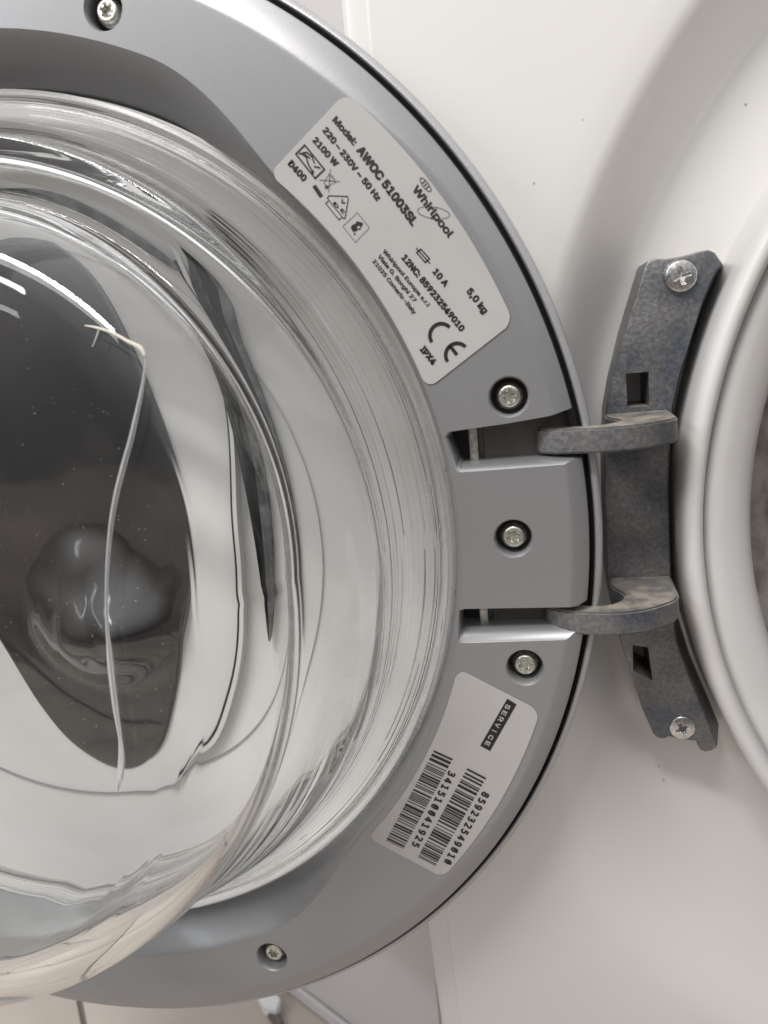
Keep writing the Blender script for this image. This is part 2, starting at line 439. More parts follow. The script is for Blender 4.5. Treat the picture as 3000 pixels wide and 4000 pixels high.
# ------------------------------------------------------------------ screws
def screw_mesh(kind, R):
    n, k = 96, 34
    v = []; f = []; mats = []
    # top: polar height field
    for j in range(k + 1):
        r = R * (j / k)
        for i in range(n):
            a = 2 * PI * i / n
            x, y = r * math.cos(a), r * math.sin(a)
            if kind == 'torx':
                z = -.0006 * (r / R) ** 2 - .0014 * sm(.80, 1.0, r / R)
                rs = R * (.43 + .085 * math.cos(6 * a))
                z -= .0017 * (1 - sm(rs * .90, rs * 1.04, r)) - .0006 * (1 - sm(0, R * .12, r)) * 0
                z += .0002 * sm(.5, .62, r / R) * (1 - sm(.72, .8, r / R)) * math.cos(1)
            else:
                z = .0009 * (1 - (r / R) ** 2) - .0016 * sm(.86, 1.0, r / R)
                w = R * .115
                dx, dy = abs(x), abs(y)
                arm_ = 1 - sm(w * .8, w * 1.25, min(dx, dy))
                end = 1 - sm(R * .42, R * .52, max(dx, dy))
                core = 1 - sm(R * .20, R * .26, r)
                z -= .0020 * max(arm_ * end, core) * (1 - .5 * r / (R * .5) if r < R * .5 else .5)
            v.append((x, y, z))
    for j in range(k):
        for i in range(n):
            i2 = (i + 1) % n
            f.append((j * n + i, (j + 1) * n + i, (j + 1) * n + i2, j * n + i2))
    base = k * n
    for (rr, zz) in ([(R, -.0035), (R * 1.0, -.0036)] if kind == 'torx' else [(R, -.0022), (R * 1.0, -.003)]):
        s = len(v)
        for i in range(n):
            a = 2 * PI * i / n; v.append((rr * math.cos(a), rr * math.sin(a), zz))
        for i in range(n):
            i2 = (i + 1) % n
            f.append((base + i, s + i, s + i2, base + i2))
        base = s
    return mesh('screw', v, f, 50)
torx = screw_mesh('torx', .0040)
torx.materials.append(M['steel'])
phil = screw_mesh('phillips', .0054)
phil.materials.append(M['chrome'])
def add_screw(me, parent, base, x, y, z, rot=0, s=1, tilt=0):
    o = bpy.data.objects.new('screw', me); COL.objects.link(o); o.parent = parent
    o.location = Vector((x, y, z)) - Vector(base); o.rotation_euler = (tilt, 0, rot); o.scale = (s, s, s)
    return o
add_screw(phil, bracket.o, bracket.base, .2284, .0744, -.0330, .25)
add_screw(phil, bracket.o, bracket.base, .2279, -.0832, -.0340, .5, .92)
put('washer', lathe('washer', [(.0052, -.0375), (.0062, -.0372), (.0062, -.0385), (.0052, -.0388)], 48, (.2279, -.0832), closed=True, fix=True), M['chrome'], bracket.o, bracket.base)

# ------------------------------------------------------------------ the door
door = Thing('washing_machine_door', 'round grey porthole door swung wide open, clear glass bowl towards the viewer', 'door', (0, -.2, -.02))
SCREWS = [(.0623, .1655), (.1736, .0432), (.1726, -.0006), (.1740, -.0439), (.0725, -.1627), (-.0623, .1655), (-.0725, -.1627), (-.174, .0432), (-.174, -.0439)]
def frame_mesh():
    n = 720
    RIN, ROUT = .1536, .1956
    def top(r, th):
        a = abs(math.degrees(math.atan2(math.sin(th), math.cos(th))))
        ri = .1562 + (.1680 - .1562) * sm(42, 64, a)
        dep = .0085 + .006 * sm(42, 64, a)
        z = 0.0
        if r < ri:
            u = (ri - r) / (ri - RIN)
            z = -dep * (u ** 1.5 * (1 - sm(42, 64, a)) + u ** 1.15 * sm(42, 64, a))
        # outer chamfer, starts further in towards the top
        up = math.degrees(math.atan2(math.sin(th), math.cos(th)))
        rc = .1902 - .0036 * sm(30, 50, up) - .0022 * sm(25, 45, -up)
        if r > rc:
            u = (r - rc) / (ROUT - rc)
            z -= .0030 * (u ** 1.25)
        return z
    us = [0, .03, .08, .14, .2, .28, .36, .44, .52, .6, .68, .76, .84, .9, .95, 1.0]
    v = []; f = []
    for i in range(n):
        th = 2 * PI * i / n
        a = abs(math.degrees(math.atan2(math.sin(th), math.cos(th))))
        ri = .1562 + (.1680 - .1562) * sm(42, 64, a)
        up = math.degrees(math.atan2(math.sin(th), math.cos(th)))
        rc = .1902 - .0036 * sm(30, 50, up) - .0022 * sm(25, 45, -up)
        rs = [RIN + (ri - RIN) * u for u in (0, .15, .3, .45, .6, .72, .82, .9, .96, 1)] + \
             [ri + (rc - ri) * u for u in (.03, .2, .4, .6, .8, .97, 1)] + [rc + (ROUT - .0003 - rc) * u for u in (.05, .15, .3, .5, .75, 1)]
        c, s = math.cos(th), math.sin(th)
        ring = [(r, top(r, th)) for r in rs] + [(ROUT, top(ROUT, th) - .0003), (ROUT, -.0105), (.160, -.0155), (RIN, -.0160)]
        for r, z in ring: v.append((r * c, r * s, z))
    p = len(v) // n
    for i in range(n):
        j = (i + 1) % n
        for q in range(p):
            q2 = (q + 1) % p
            f.append((i * p + q, j * p + q, j * p + q2, i * p + q2))
    return mesh('inner_frame', v, f, 30, fix=True)
cutters = []
for (x, y) in SCREWS:
    cutters.append(lathe('c', [(0, .004), (.0070, .004), (.0064, .0002), (.00625, 0), (.0060, -.0003), (.0057, -.0010), (.00555, -.002), (.0055, -.0095), (0, -.0095)], 48, (x, y), fix=True))
def slot(pts_levels):
    bm = bmesh.new(); rows = []
    for pts, z in pts_levels:
        rows.append([bm.verts.new((x, y, z)) for x, y in pts])
    n = len(rows[0])
    bm.faces.new(rows[0]); bm.faces.new(rows[-1][::-1])
    for a, b_ in zip(rows, rows[1:]):
        for i in range(n):
            bm.faces.new((a[i], a[(i + 1) % n], b_[(i + 1) % n], b_[i]))
    bmesh.ops.recalc_face_normals(bm, faces=bm.faces)
    me = bpy.data.meshes.new('slot'); bm.to_mesh(me); bm.free(); return me
def up_slot(d, e):
    # d: how far the lower lip has come in, e: left lip
    return [(.1575 + e * .6, .0212 + d), (.1560 + e, .0222 + d), (.1535 + e, .0325 - e * .2), (.1548 + e, .0340 - e * .3), (.1720, .0352), (.1850, .0366), (.1990, .0400), (.1990, .0212 + d * .5), (.1915, .0218 + d * .9)]
cutters.append(slot([(up_slot(-.0012, -.0006), .003), (up_slot(0, 0), .0), (up_slot(.0004, .0003), -.0003), (up_slot(.0010, .0007), -.0010), (up_slot(.0016, .0009), -.0022), (up_slot(.0022, .0010), -.005), (up_slot(.0024, .0010), -.014)]))
def lo_slot(d, e):
    return [(.1530 + e, -.0345 + d), (.1540 + e * .6, -.0352 + d), (.1880, -.0345 + d), (.1990, -.0310 + d * .4), (.1990, -.0205), (.1960, -.0215), (.1915, -.0236), (.1560, -.0234), (.1537 + e, -.0240)]
cutters.append(slot([(lo_slot(-.0014, -.0006), .003), (lo_slot(0, 0), .0), (lo_slot(.0005, .0003), -.0003), (lo_slot(.0014, .0006), -.0010), (lo_slot(.0026, .0009), -.0022), (lo_slot(.0034, .0010), -.004), (lo_slot(.0040, .0010), -.014)]))
fm = cut(frame_mesh(), cutters, 28)
frame_o = put('inner_frame', fm, M['frame'], door.o, door.base)
# silver outer shell seen round the frame
prof = [(.150, -.0175), (.168, -.0170), (.170, -.0150), (.1945, -.0150), (.1968, -.0140), (.1969, -.0078), (.1973, -.0066), (.1980, -.0060), (.1989, -.0062), (.1997, -.0072), (.2002, -.0090), (.2004, -.0120), (.2004, -.0150), (.1998, -.0215), (.196, -.0255), (.185, -.0275), (.150, -.0285), (.110, -.0290), (.1085, -.0275), (.1085, -.0215)]
put('outer_bezel', lathe('outer_bezel', prof, 480, ang=50), M['rim'], door.o, door.base)
put('mounting_plate', lathe('mounting_plate', [(.1500, -.0168), (.1650, -.0165), (.1700, -.0142), (.1965, -.0140)], 200), M['under'], door.o, door.base)
put('groove', lathe('groove', [(.1940, -.0076), (.1962, -.0076), (.1967, -.0070), (.1974, -.0060)], 360), M['dark'], door.o, door.base)
put('window_surround', lathe('window_surround', [(.1540, -.0128), (.1500, -.0138), (.140, -.0170), (.125, -.0200), (.112, -.0225), (.09, -.0240), (.05, -.0245), (.0, -.0245)], 240, ang=60), M['inner_ring'], door.o, door.base)
wpts = [(-.0003, .1289), (.0276, .1039), (.043, .0689), (.0542, .0261), (.0556, -.0004), (.0514, -.0277), (.0337, -.0784), (.0220, -.0945), (.0077, -.0976), (-.0090, -.0873), (-.0210, -.0700), (-.0320, -.0450), (-.045, -.015), (-.062, .03), (-.078, .075), (-.082, .105), (-.062, .126), (-.030, .136)]  # made-up oval, outline shaped for its look through the glass
def window_mesh():
    pts = catmull(wpts[::-1], 10); n = len(pts); K = 70
    cx, cy = .0, .01
    v = [(x, y, -.0250) for x, y in pts]; f = []
    for k in range(K):
        u = 1 - k / K
        for (x, y) in pts:
            X, Y = cx + (x - cx) * u, cy + (y - cy) * u
            q = math.hypot((X - .018) / .040, (Y + .028) / .036)
            m_ = sm(1.0, .25, q)
            w = (noise.noise(Vector((X * 38, Y * 46, .3))) * .0080 + noise.noise(Vector((X * 90, Y * 70, 5.3))) * .0008 + abs(noise.noise(Vector((X * 60, Y * 36, 9.1)))) * .0022 + .0020) * m_
            w += m_ * (.0085 - .30 * (Y + .028) + .06 * math.sin(X * 95 + 1.0) * .05)  # bulge added so the coat mirrors the bright upper surroundings
            w += noise.noise(Vector((X * 20, Y * 12, 4.0))) * .0012 * sm(0, .3, 1 - u)
            v.append((X, Y, -.0225 + max(-.0009, w + .0022 * m_) - (.0008 if k == 0 else 0)))
    for k in range(K):
        for i in range(n):
            j = (i + 1) % n
            f.append((k * n + i, k * n + j, (k + 1) * n + j, (k + 1) * n + i))
    f.append([K * n + i for i in range(n)])
    return mesh('window', v, f, 80, fix=True)
b_ = M['window'].node_tree.nodes['Principled BSDF']
b_.inputs['Coat Weight'].default_value = 1.0; b_.inputs['Coat IOR'].default_value = 1.75; b_.inputs['Coat Roughness'].default_value = .03
put('window', window_mesh(), M['window'], door.o, door.base)
# added grey strips imitate the hinge reflected in the glass; an imitated streak line follows
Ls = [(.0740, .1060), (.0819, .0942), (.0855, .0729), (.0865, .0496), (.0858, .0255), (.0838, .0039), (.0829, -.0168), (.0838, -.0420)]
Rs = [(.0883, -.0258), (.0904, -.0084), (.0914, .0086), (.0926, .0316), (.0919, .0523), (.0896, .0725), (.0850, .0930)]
put('hinge_reflection', prism('hinge_reflection', catmull(Rs + Ls, 5)[::-1] if False else catmull(Ls + Rs, 5), -.0215, -.0185, 30, .0005), M['strip'], door.o, door.base)
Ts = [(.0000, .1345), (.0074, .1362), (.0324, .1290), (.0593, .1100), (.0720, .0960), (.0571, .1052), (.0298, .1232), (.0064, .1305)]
put('hinge_reflection', prism('hinge_reflection', catmull(Ts, 5)[::-1], -.0215, -.0180, 30, .0005), M['strip'], door.o, door.base)
def band(name, pts, w, z0, z1, m, lab=None):
    P = catmull([pts[0]] + pts + [pts[-1]], 6)[6:6 * len(pts) + 1]
    A = []; B = []
    for i, (x, y) in enumerate(P):
        a = Vector(P[max(i - 1, 0)]); b_ = Vector(P[min(i + 1, len(P) - 1)]); d = (b_ - a); d.normalize(); n_ = Vector((-d.y, d.x)); t_ = i / (len(P) - 1)
        ww = w * min(1, 6 * t_ + .1, 6 * (1 - t_) + .1)
        A.append((x + n_.x * ww / 2, y + n_.y * ww / 2)); B.append((x - n_.x * ww / 2, y - n_.y * ww / 2))
    put(name, prism(name, A + B[::-1], z0, z1, 30), m, door.o, door.base)
crease = [(.0480, .1290), (.0661, .1091), (.0753, .083), (.0788, .0612), (.0773, .0423), (.0732, .0095), (.0722, -.0165), (.0694, -.0436), (.0634, -.0661), (.0561, -.0838), (.0449, -.094), (.0349, -.1049)]
band('crease', crease, .0011, -.0242, -.0205, M['dark'])  # dark line added on the surround to imitate a streak in the glass
band('crease_lip', [(x + .0016, y + .0002) for x, y in crease], .0016, -.0242, -.0190, M['inner_ring'])
for (x, y) in SCREWS:
    add_screw(torx, door.o, door.base, x, y, -.0018, random.uniform(0, 2), 1)
    put('screw_boss', lathe('screw_boss', [(.0056, -.0094), (.0032, -.0095), (.0031, -.0140)], 24, (x, y)), M['under'], door.o, door.base)
# hinge hardware inside the slots
for (xa, ya, yb) in ((.1598, .0195, .0365), (.1595, -.0370, -.0215)):
    put('hinge_pin', box('hinge_pin', xa + .0002, xa + .0032, ya, yb, -.0125, -.0085, .0006), M['steel'], door.o, door.base)
    put('hinge_housing', box('hinge_housing', xa + .0045, .1930, ya, yb, -.0139, -.0105, .0008), M['under'], door.o, door.base)
    put('hinge_pocket', box('hinge_pocket', .1515, xa - .0004, ya, yb, -.0139, -.0128), M['dark'], door.o, door.base)

# ------------------------------------------------------------------ glass bowl
def face_z(x, y):
    return .0610 - .190 * y
NB = 400
def bowl():
    th = [2 * PI * i / NB for i in range(NB)]
    def curve(a, off):
        """profile from the flange to the centre; off=0 viewer side, >0 the window side"""
        c, s = math.cos(a), math.sin(a)
        re = .1125 + .004 * s + .013 * max(0, -s)          # where wall meets face
        H = face_z((re - .0185) * c, (re - .0185) * s)
        t = off
        wob = .0004 * math.sin(3 * a + 1) + .0003 * math.sin(7 * a)
        P = [(.1528, -.0060), (.1524, -.0045), (.1505, -.0030), (.1465, -.0010), (.1420, .0020), (.1385, .0060), (.1362, .0120), (.1345, .0190)]
        P = [(r - t * .9, z - t) for r, z in P]
        rw = re + .0015
        P += [(.1345 + (rw - .1345) * .5 - t + wob, .019 + (H - .026 - .019) * .5 - t * .3), (rw - t + wob, H - .026)]
        fr = .020 - t * .5
        for k in range(1, 12):
            u = k / 12 * PI / 2
            P.append((rw - t - (fr * (1 - math.cos(u))) + wob * (1 - k / 12), (H - .026) + (.026 - t) * math.sin(u) - .185 * s * (fr * math.cos(u)) * math.sin(u) ** 2 if True else 0))
        rf = rw - t - fr
        P.append((rf, H - t))
        return P
    def dense(P, m):
        out = []
        for i in range(len(P) - 1):
            p0 = P[max(i - 1, 0)]; p1 = P[i]; p2 = P[i + 1]; p3 = P[min(i + 2, len(P) - 1)]
            for k in range(m):
                t = k / m
                out.append([.5 * ((2 * p1[j]) + (-p0[j] + p2[j]) * t + (2 * p0[j] - 5 * p1[j] + 4 * p2[j] - p3[j]) * t * t + (-p0[j] + 3 * p1[j] - 3 * p2[j] + p3[j]) * t ** 3) for j in (0, 1)])
        out.append(list(P[-1])); return out
    v = []; f = []
    rings = []
    for a in th:
        c, s = math.cos(a), math.sin(a)
        row = []
        for side in (0, 1):
            off = 0 if side == 0 else .0055
            D = dense(curve(a, off), 12)
            rf = D[-1][0]
            # face: from rf to centre
            for k in range(1, 21):
                r = rf * (1 - k / 21)
                x, y = r * c, r * s
                bowlz = -.0035 * (1 - (r / rf) ** 2) * (1 if side == 0 else .6)
                D.append([r, face_z(x, y) - off + bowlz + (face_z(rf * c, rf * s) * 0)])
            if side == 1:
                # moulding ripples near the flange on the back surface
                deg = math.degrees(math.atan2(s, c))
                side_ = .12 + 1.05 * sm(82, 40, abs(deg + 5))
                for q in range(6, 92):
                    g = math.sin(q * .62 + 1.0 * noise.noise(Vector((a * .9, q * .05, 0))))
                    w_ = max(0, .8 + noise.noise(Vector((a * 1.3, q * .16, 7))) * .9)
                    D[q][1] -= .00046 * side_ * (abs(g) ** 7) * sm(92, 70, q) * w_
                for q in range(4, 120):
                    r, z = D[q]
                    nz = noise.noise(Vector((c * 2.2, s * 2.2, q * .185)))
                    D[q][0] = r + .00014 * math.sin(q * .575) * max(0, .35 + nz * 1.6) * sm(92, 60, q)
            row.append(D)
        # z correction so the face joins the fillet
        ring = [(r * c, r * s, z) for r, z in row[0]] + [None] + [(r * c, r * s, z) for r, z in row[1][::-1]]
        rings.append(ring)
    k = len(rings[0]); h = rings[0].index(None)
    idx = []
    ctr = []
    for i, ring in enumerate(rings):
        ids = []
        for q in range(k):
            if ring[q] is None: ids.append(None)
            else: ids.append(len(v)); v.append(ring[q])
        idx.append(ids)
    c0 = len(v); v.append((0, 0, face_z(0, 0) - .0035)); c1 = len(v); v.append((0, 0, face_z(0, 0) - .0055 - .0021))
    for i in range(NB):
        j = (i + 1) % NB
        for q in range(k - 1):
            if q == h - 1: f.append((idx[i][q], idx[j][q], c0)); continue
            if q == h: f.append((c1, idx[j][q + 1], idx[i][q + 1])); continue
            f.append((idx[i][q], idx[j][q], idx[j][q + 1], idx[i][q + 1]))
        f.append((idx[i][k - 1], idx[j][k - 1], idx[j][0], idx[i][0]))
    return mesh('glass_bowl', v, f, 70, fix=True)
gb = put('glass_bowl', bowl(), M['glass'], door.o, door.base)
gb.cycles.is_caustics_caster = True
for o_ in door.o.children:
    if o_.name.startswith(('inner_frame', 'window', 'hinge_reflection', 'crease',)): o_.cycles.is_caustics_receiver = True
def fz(x, y):
    r = math.hypot(x, y)
    return face_z(x, y) - .0035 * max(0, 1 - (r / .0935) ** 2)
def ribbon(name, pts, ws, m, h=.0010, lab=None):
    P = catmull([pts[0]] + pts + [pts[-1]] , 6)[6:6 * len(pts) + 1]
    W2 = np.interp(np.linspace(0, len(ws) - 1, len(P)), range(len(ws)), ws)
    v = []; f = []; K = 12
    for i, (x, y) in enumerate(P):
        a = Vector(P[max(i - 1, 0)]); b_ = Vector(P[min(i + 1, len(P) - 1)]); d = (b_ - a); d.normalize(); n_ = Vector((-d.y, d.x))
        for k in range(K):
            t = 2 * PI * k / K
            q = Vector((x, y)) + n_ * W2[i] * .5 * math.cos(t)
            v.append((q.x, q.y, fz(q.x, q.y) + .0002 + min(h, W2[i] * .6) * math.sin(t) * .8 + .0003))
    for i in range(len(P) - 1):
        for k in range(K):
            k2 = (k + 1) % K
            f.append((i * K + k, i * K + k2, (i + 1) * K + k2, (i + 1) * K + k))
    f.append(list(range(K))); f.append([(len(P) - 1) * K + k for k in range(K)][::-1])
    put(name, mesh(name, v, f, 60, fix=True), m, door.o, door.base, label=lab)
mr_ = mat('frosted_ridge', (0.9, 0.91, 0.92), .05, 0, .6, .3); mr_.node_tree.nodes['Principled BSDF'].inputs['Transmission Weight'].default_value = .78
M['ridge'] = mr_
ribbon('moulded_ridge', [(.0846, .0640), (.0845, .0618), (.0836, .0580), (.0824, .0537), (.0795, .0450), (.0763, .0373), (.0735, .0300), (.0712, .0220), (.0692, .0110), (.0681, .0), (.0681, -.0080), (.0684, -.0143), (.0690, -.0244), (.0700, -.0330), (.0700, -.0390), (.0692, -.0430), (.0684, -.0470)],
       [.0004, .0007, .0008, .0011, .0015, .0016, .0016, .0014, .0011, .0008, .0012, .0021, .0016, .0010, .0019, .0022, .0002], M['ridge'], .0009, 'thin whitish ridge curving down the glass face')
ribbon('fibre', [(.0683, .0735), (.0720, .0725), (.0762, .0708), (.0800, .0685), (.0835, .0665), (.0846, .0645)], [.0003, .0007, .0008, .0009, .0012, .0008], M['lint'], .0006)
ribbon('fibre', [(.0722, .0722), (.0712, .0700), (.0700, .0680)], [.0004, .0003, .0002], M['lint'], .0003)
def specks(name, n, seed, box_, zf, m, lo, hi, parent, base, el=1.0):
    rnd = random.Random(seed); v = []; f = []
    for _ in range(n):
        x = rnd.uniform(box_[0], box_[1]); y = rnd.uniform(box_[2], box_[3])
        z = zf(x, y)
        if z is None: continue
        r = lo + (hi - lo) * rnd.random() ** 4; a = rnd.uniform(0, PI); st = rnd.uniform(1, el); k = len(v)
        for q in range(5):
            t = 2 * PI * q / 5; X = r * st * math.cos(t); Y = r * math.sin(t) / (st ** .5)
            px, py = x + X * math.cos(a) - Y * math.sin(a), y + X * math.sin(a) + Y * math.cos(a)
            v.append((px, py, zf(px, py) if zf(px, py) is not None else z))
        v.append((x, y, z + r * .5)); 
        for q in range(5): f.append((k + q, k + (q + 1) % 5, k + 5))
    put(name, mesh(name, v, f, 60), m, parent, base, kind='stuff')
specks('dust_specks', 1500, 4, (-.02, .105, -.06, .11), lambda x, y: (fz(x, y) + .00005) if math.hypot(x, y) < .090 else None, M['dust'], .00003, .00014, door.o, door.base, 2.2)
specks('dust_specks', 260, 9, (.02, .198, -.19, .19), lambda x, y: .00008 if (.1575 < math.hypot(x, y) < .186 and abs(math.atan2(y, x)) < .9 and not any(math.hypot(x - a, y - b) < .0075 for a, b in SCREWS) and not (.150 < x and (.0205 < y < .041 or -.036 < y < -.0205))) else None, M['lint'], .00004, .00022, door.o, door.base, 4)
specks('dark_specks', 130, 12, (.128, .25, -.20, .16), lambda x, y: ZP + .0002 if math.hypot(x - PC[0], y - PC[1]) > .251 and x > .14 else None, M['fleck'], .00005, .0003, machine.o, machine.base, 5)


# ------------------------------------------------------------------ stickers
def arc_sticker(a0, a1, r0, r1, cr=.0035, z=.00035, n=40, skew=(0, 0)):
    pts = []
    def P(r, a): return (r * math.cos(a), r * math.sin(a))
    a0, a1 = math.radians(a0), math.radians(a1)
    def corner(rc, ac, q):  # rounded corner, q quadrant start
        out = []
        for k in range(7):
            u = q + (PI / 2) * k / 6
            r = rc + cr * math.cos(u); a = ac + cr * math.sin(u) / rc
            out.append(P(r, a))
        return out
    for k in range(n + 1): pts.append(P(r1, (a0 + cr / r1) + (a1 - a0 - 2 * cr / r1) * k / n))
    pts += corner(r1 - cr, a1 - cr / r1, 0)[1:]
    pts += corner(r0 + cr, a1 - cr / r0, PI / 2)[1:]
    for k in range(1, n + 1): pts.append(P(r0, (a1 - cr / r0) + (a0 - a1 + 2 * cr / r0) * k / n))
    pts += corner(r0 + cr, a0 + cr / r0, PI)[1:]
    pts += corner(r1 - cr, a0 + cr / r1, 3 * PI / 2)[1:-1]
    W0 = []
    for x, y in pts:
        r = math.hypot(x, y); a = math.atan2(y, x); t_ = (a - a0) / (a1 - a0); rf = (r - r0) / (r1 - r0)
        a += math.radians((1 - t_) * (skew[0] + (skew[1] - skew[0]) * rf) + t_ * (skew[2] + (skew[3] - skew[2]) * rf))
        W0.append(P(r, a))
    return prism('sticker', W0, z - .0003, z, 30)
st1 = put('rating_sticker', arc_sticker(19.0, 45.8, .1565, .1876, skew=(-1.4, 1.2, 1.0, -.9)), M['label'], door.o, door.base, label='long curved rating sticker printed with model and voltage')
st2 = put('service_sticker', arc_sticker(-42.0, -17.3, .1584, .1876, skew=(-1.2, .9, 1.2, -1.1)), M['label'], door.o, door.base, label='curved service sticker with two barcodes')
ZT = .00052
import os
def builtin_font(fn):
    try:
        return bpy.data.fonts.load(os.path.join(bpy.utils.resource_path('LOCAL'), 'datafiles', 'fonts', fn))
    except Exception:
        return None
FONT_SANS = builtin_font('Inter.woff2')
FONT_MONO = builtin_font('DejaVuSansMono.woff2')
def ink_mesh(name, v, f, parent, m=None, z=ZT):
    me = bpy.data.meshes.new(name)
    me.from_pydata([(q[0], q[1], q[2] if len(q) > 2 else z) for q in v], [], f); me.update()
    bm = bmesh.new(); bm.from_mesh(me)
    bmesh.ops.recalc_face_normals(bm, faces=bm.faces)
    for q in bm.faces:
        if q.normal.z < 0: q.normal_flip()
    bm.to_mesh(me); bm.free()
    me.materials.append(m or M['ink'])
    o = bpy.data.objects.new(name, me); COL.objects.link(o); o.parent = parent
    o.location = (0, 0, 0)
    return o
def text(s, p0, p1, cap, parent, bold=0.0, m=None, z=ZT, name='lettering', font=None, spacing=1.0, mono=False):
    """text with its baseline from p0 to p1 and the given cap height, flat on the sticker"""
    verts = []; faces = []
    p0 = Vector(p0); p1 = Vector(p1); d = p1 - p0; W_ = d.length; d.normalize(); up = Vector((-d.y, d.x))
    def glyphs(st):
        cu = bpy.data.curves.new('t', 'FONT'); cu.body = st
        ft = FONT_MONO if mono else FONT_SANS
        if ft: cu.font = ft
        cu.size = 1; cu.space_character = spacing
        cu.resolution_u = 3
        o = bpy.data.objects.new('t', cu); COL.objects.link(o)
        dg = bpy.context.evaluated_depsgraph_get()
        me = bpy.data.meshes.new_from_object(o.evaluated_get(dg))
        bpy.data.objects.remove(o); bpy.data.curves.remove(cu)
        vv = [(v.co.x, v.co.y) for v in me.vertices]; ff = [tuple(p.vertices) for p in me.polygons]
        bpy.data.meshes.remove(me)
        return vv, ff
    CAPH = .729
    if mono:
        step = W_ / len(s)
        for i, ch in enumerate(s):
            vv, ff = glyphs(ch)
            if not vv: continue
            xs = [a for a, _ in vv]; w = max(xs) - min(xs); cx = (max(xs) + min(xs)) / 2
            sx_ = step * .80 / max(w, .5); sy_ = cap / CAPH
            k = len(verts)
            for a, b_ in vv:
                q = p0 + d * (step * (i + .5) + (a - cx) * sx_) + up * (b_ * sy_)
                verts.append((q.x, q.y))
            faces += [tuple(j + k for j in g) for g in ff]
            if ch == '0':   # slashed zero
                k = len(verts)
                for a, b_ in ((-.13, .20), (-.09, .18), (.13, .53), (.09, .55)):
                    q = p0 + d * (step * (i + .5) + a * sx_) + up * (b_ * sy_); verts.append((q.x, q.y))
                faces.append((k, k + 1, k + 2, k + 3))
    else:
        vv, ff = glyphs(s)
        xs = [a for a, _ in vv]; x0 = min(xs); w = max(xs) - x0
        for a, b_ in vv:
            q = p0 + d * ((a - x0) / w * W_) + up * (b_ / CAPH * cap); verts.append((q.x, q.y))
        faces = ff
    if bold:
        bw = (bold * 1.5 + .022) * cap; V2 = []; F2 = []
        for q_, (dx_, dy_) in enumerate(((-1, 0), (1, 0), (0, 1), (0, -1), (.7, .7), (-.7, -.7))):
            k_ = len(V2); V2 += [(a + dx_ * bw, b_ + dy_ * bw, z + q_ * 2e-6) for a, b_ in verts]; F2 += [tuple(j + k_ for j in g) for g in faces]
        verts, faces = V2, F2
    o = ink_mesh(name, verts, faces, parent, m, z)
    o.location = Vector((0, 0, 0))
    return o
def lines(segs, w, parent, name='symbol', z=ZT):
    v = []; f = []
    for (a, b_) in segs:
        a = Vector(a); b_ = Vector(b_); d = (b_ - a)
        if d.length < 1e-9: continue
        d.normalize(); n_ = Vector((-d.y, d.x)) * w / 2; k = len(v); a2 = a - d * w / 2; b2 = b_ + d * w / 2
        v += [tuple(a2 - n_), tuple(b2 - n_), tuple(b2 + n_), tuple(a2 + n_)]; f.append((k, k + 1, k + 2, k + 3))
    return ink_mesh(name, v, f, parent, z=z)
def closed(pts): return [(pts[i], pts[(i + 1) % len(pts)]) for i in range(len(pts))]
S1 = st1
text('Model:', (.128, .12569), (.13345, .11835), .0024, S1, .022)
text('AWOC 51003SL', (.13424, .11683), (.14864, .09458), .0031, S1, .030)
text('220 – 230V ~ 50 Hz', (.12481, .12342), (.1389, .10256), .0023, S1, .026)
text('2100 W', (.12153, .12113), (.12743, .11336), .0023, S1, .026)
text('D400', (.11339, .11588), (.11745, .1106), .0024, S1, .026)
# plug suppression mark in its box
wv = [(.11907, .12036), (.12422, .11308), (.12114, .11101), (.11613, .11831)]
lines(closed(wv), .00042, S1)
def wp(u, v_):   # u along, v from top
    a = Vector(wv[0]).lerp(Vector(wv[1]), u); b_ = Vector(wv[3]).lerp(Vector(wv[2]), u); q = a.lerp(b_, v_); return (q.x, q.y)
lines([(wp(.08, .75), wp(.2, .25)), (wp(.2, .25), wp(.42, .12)), (wp(.42, .12), wp(.62, .3)), (wp(.12, .62), wp(.3, .5)), (wp(.3, .5), wp(.5, .72)), (wp(.5, .72), wp(.68, .80)), (wp(.15, .5), wp(.4, .35)),
       (wp(.72, .45), wp(.86, .2)), (wp(.78, .75), wp(.84, .88)), (wp(.72, .8), wp(.8, .9))], .00038, S1)
ink_mesh('symbol', [(.12115, .10928), (.12302, .106), (.12193, .10557), (.12006, .10881)], [(0, 1, 2, 3)], S1)
# crossed-out bin
bx, by = .1254, .1098
def rp(u, v_, c=(bx, by), s=1.0):   # local frame of the sticker text: u along, v up
    d = Vector((.5603, -.8283)); up = Vector((.8283, .5603)); q = Vector(c) + d * u * s + up * v_ * s; return (q.x, q.y)
lines([(rp(-.0014, .0010), rp(-.0008, -.0016)), (rp(.0014, .0010), rp(.0008, -.0016)), (rp(-.0008, -.0016), rp(.0008, -.0016)), (rp(-.0017, .0011), rp(.0017, .0011)), (rp(-.0008, .0015), rp(.0008, .0015)),
       (rp(-.0022, -.0022), rp(.0022, .0022)), (rp(-.0022, .0022), rp(.0022, -.0022)), (rp(-.0005, .0002), rp(.0005, .0002))], .00014, S1)
lines(closed([rp(.0007 + .0004 * math.cos(k), -.0018 + .0004 * math.sin(k)) for k in range(6)]), .00022, S1)
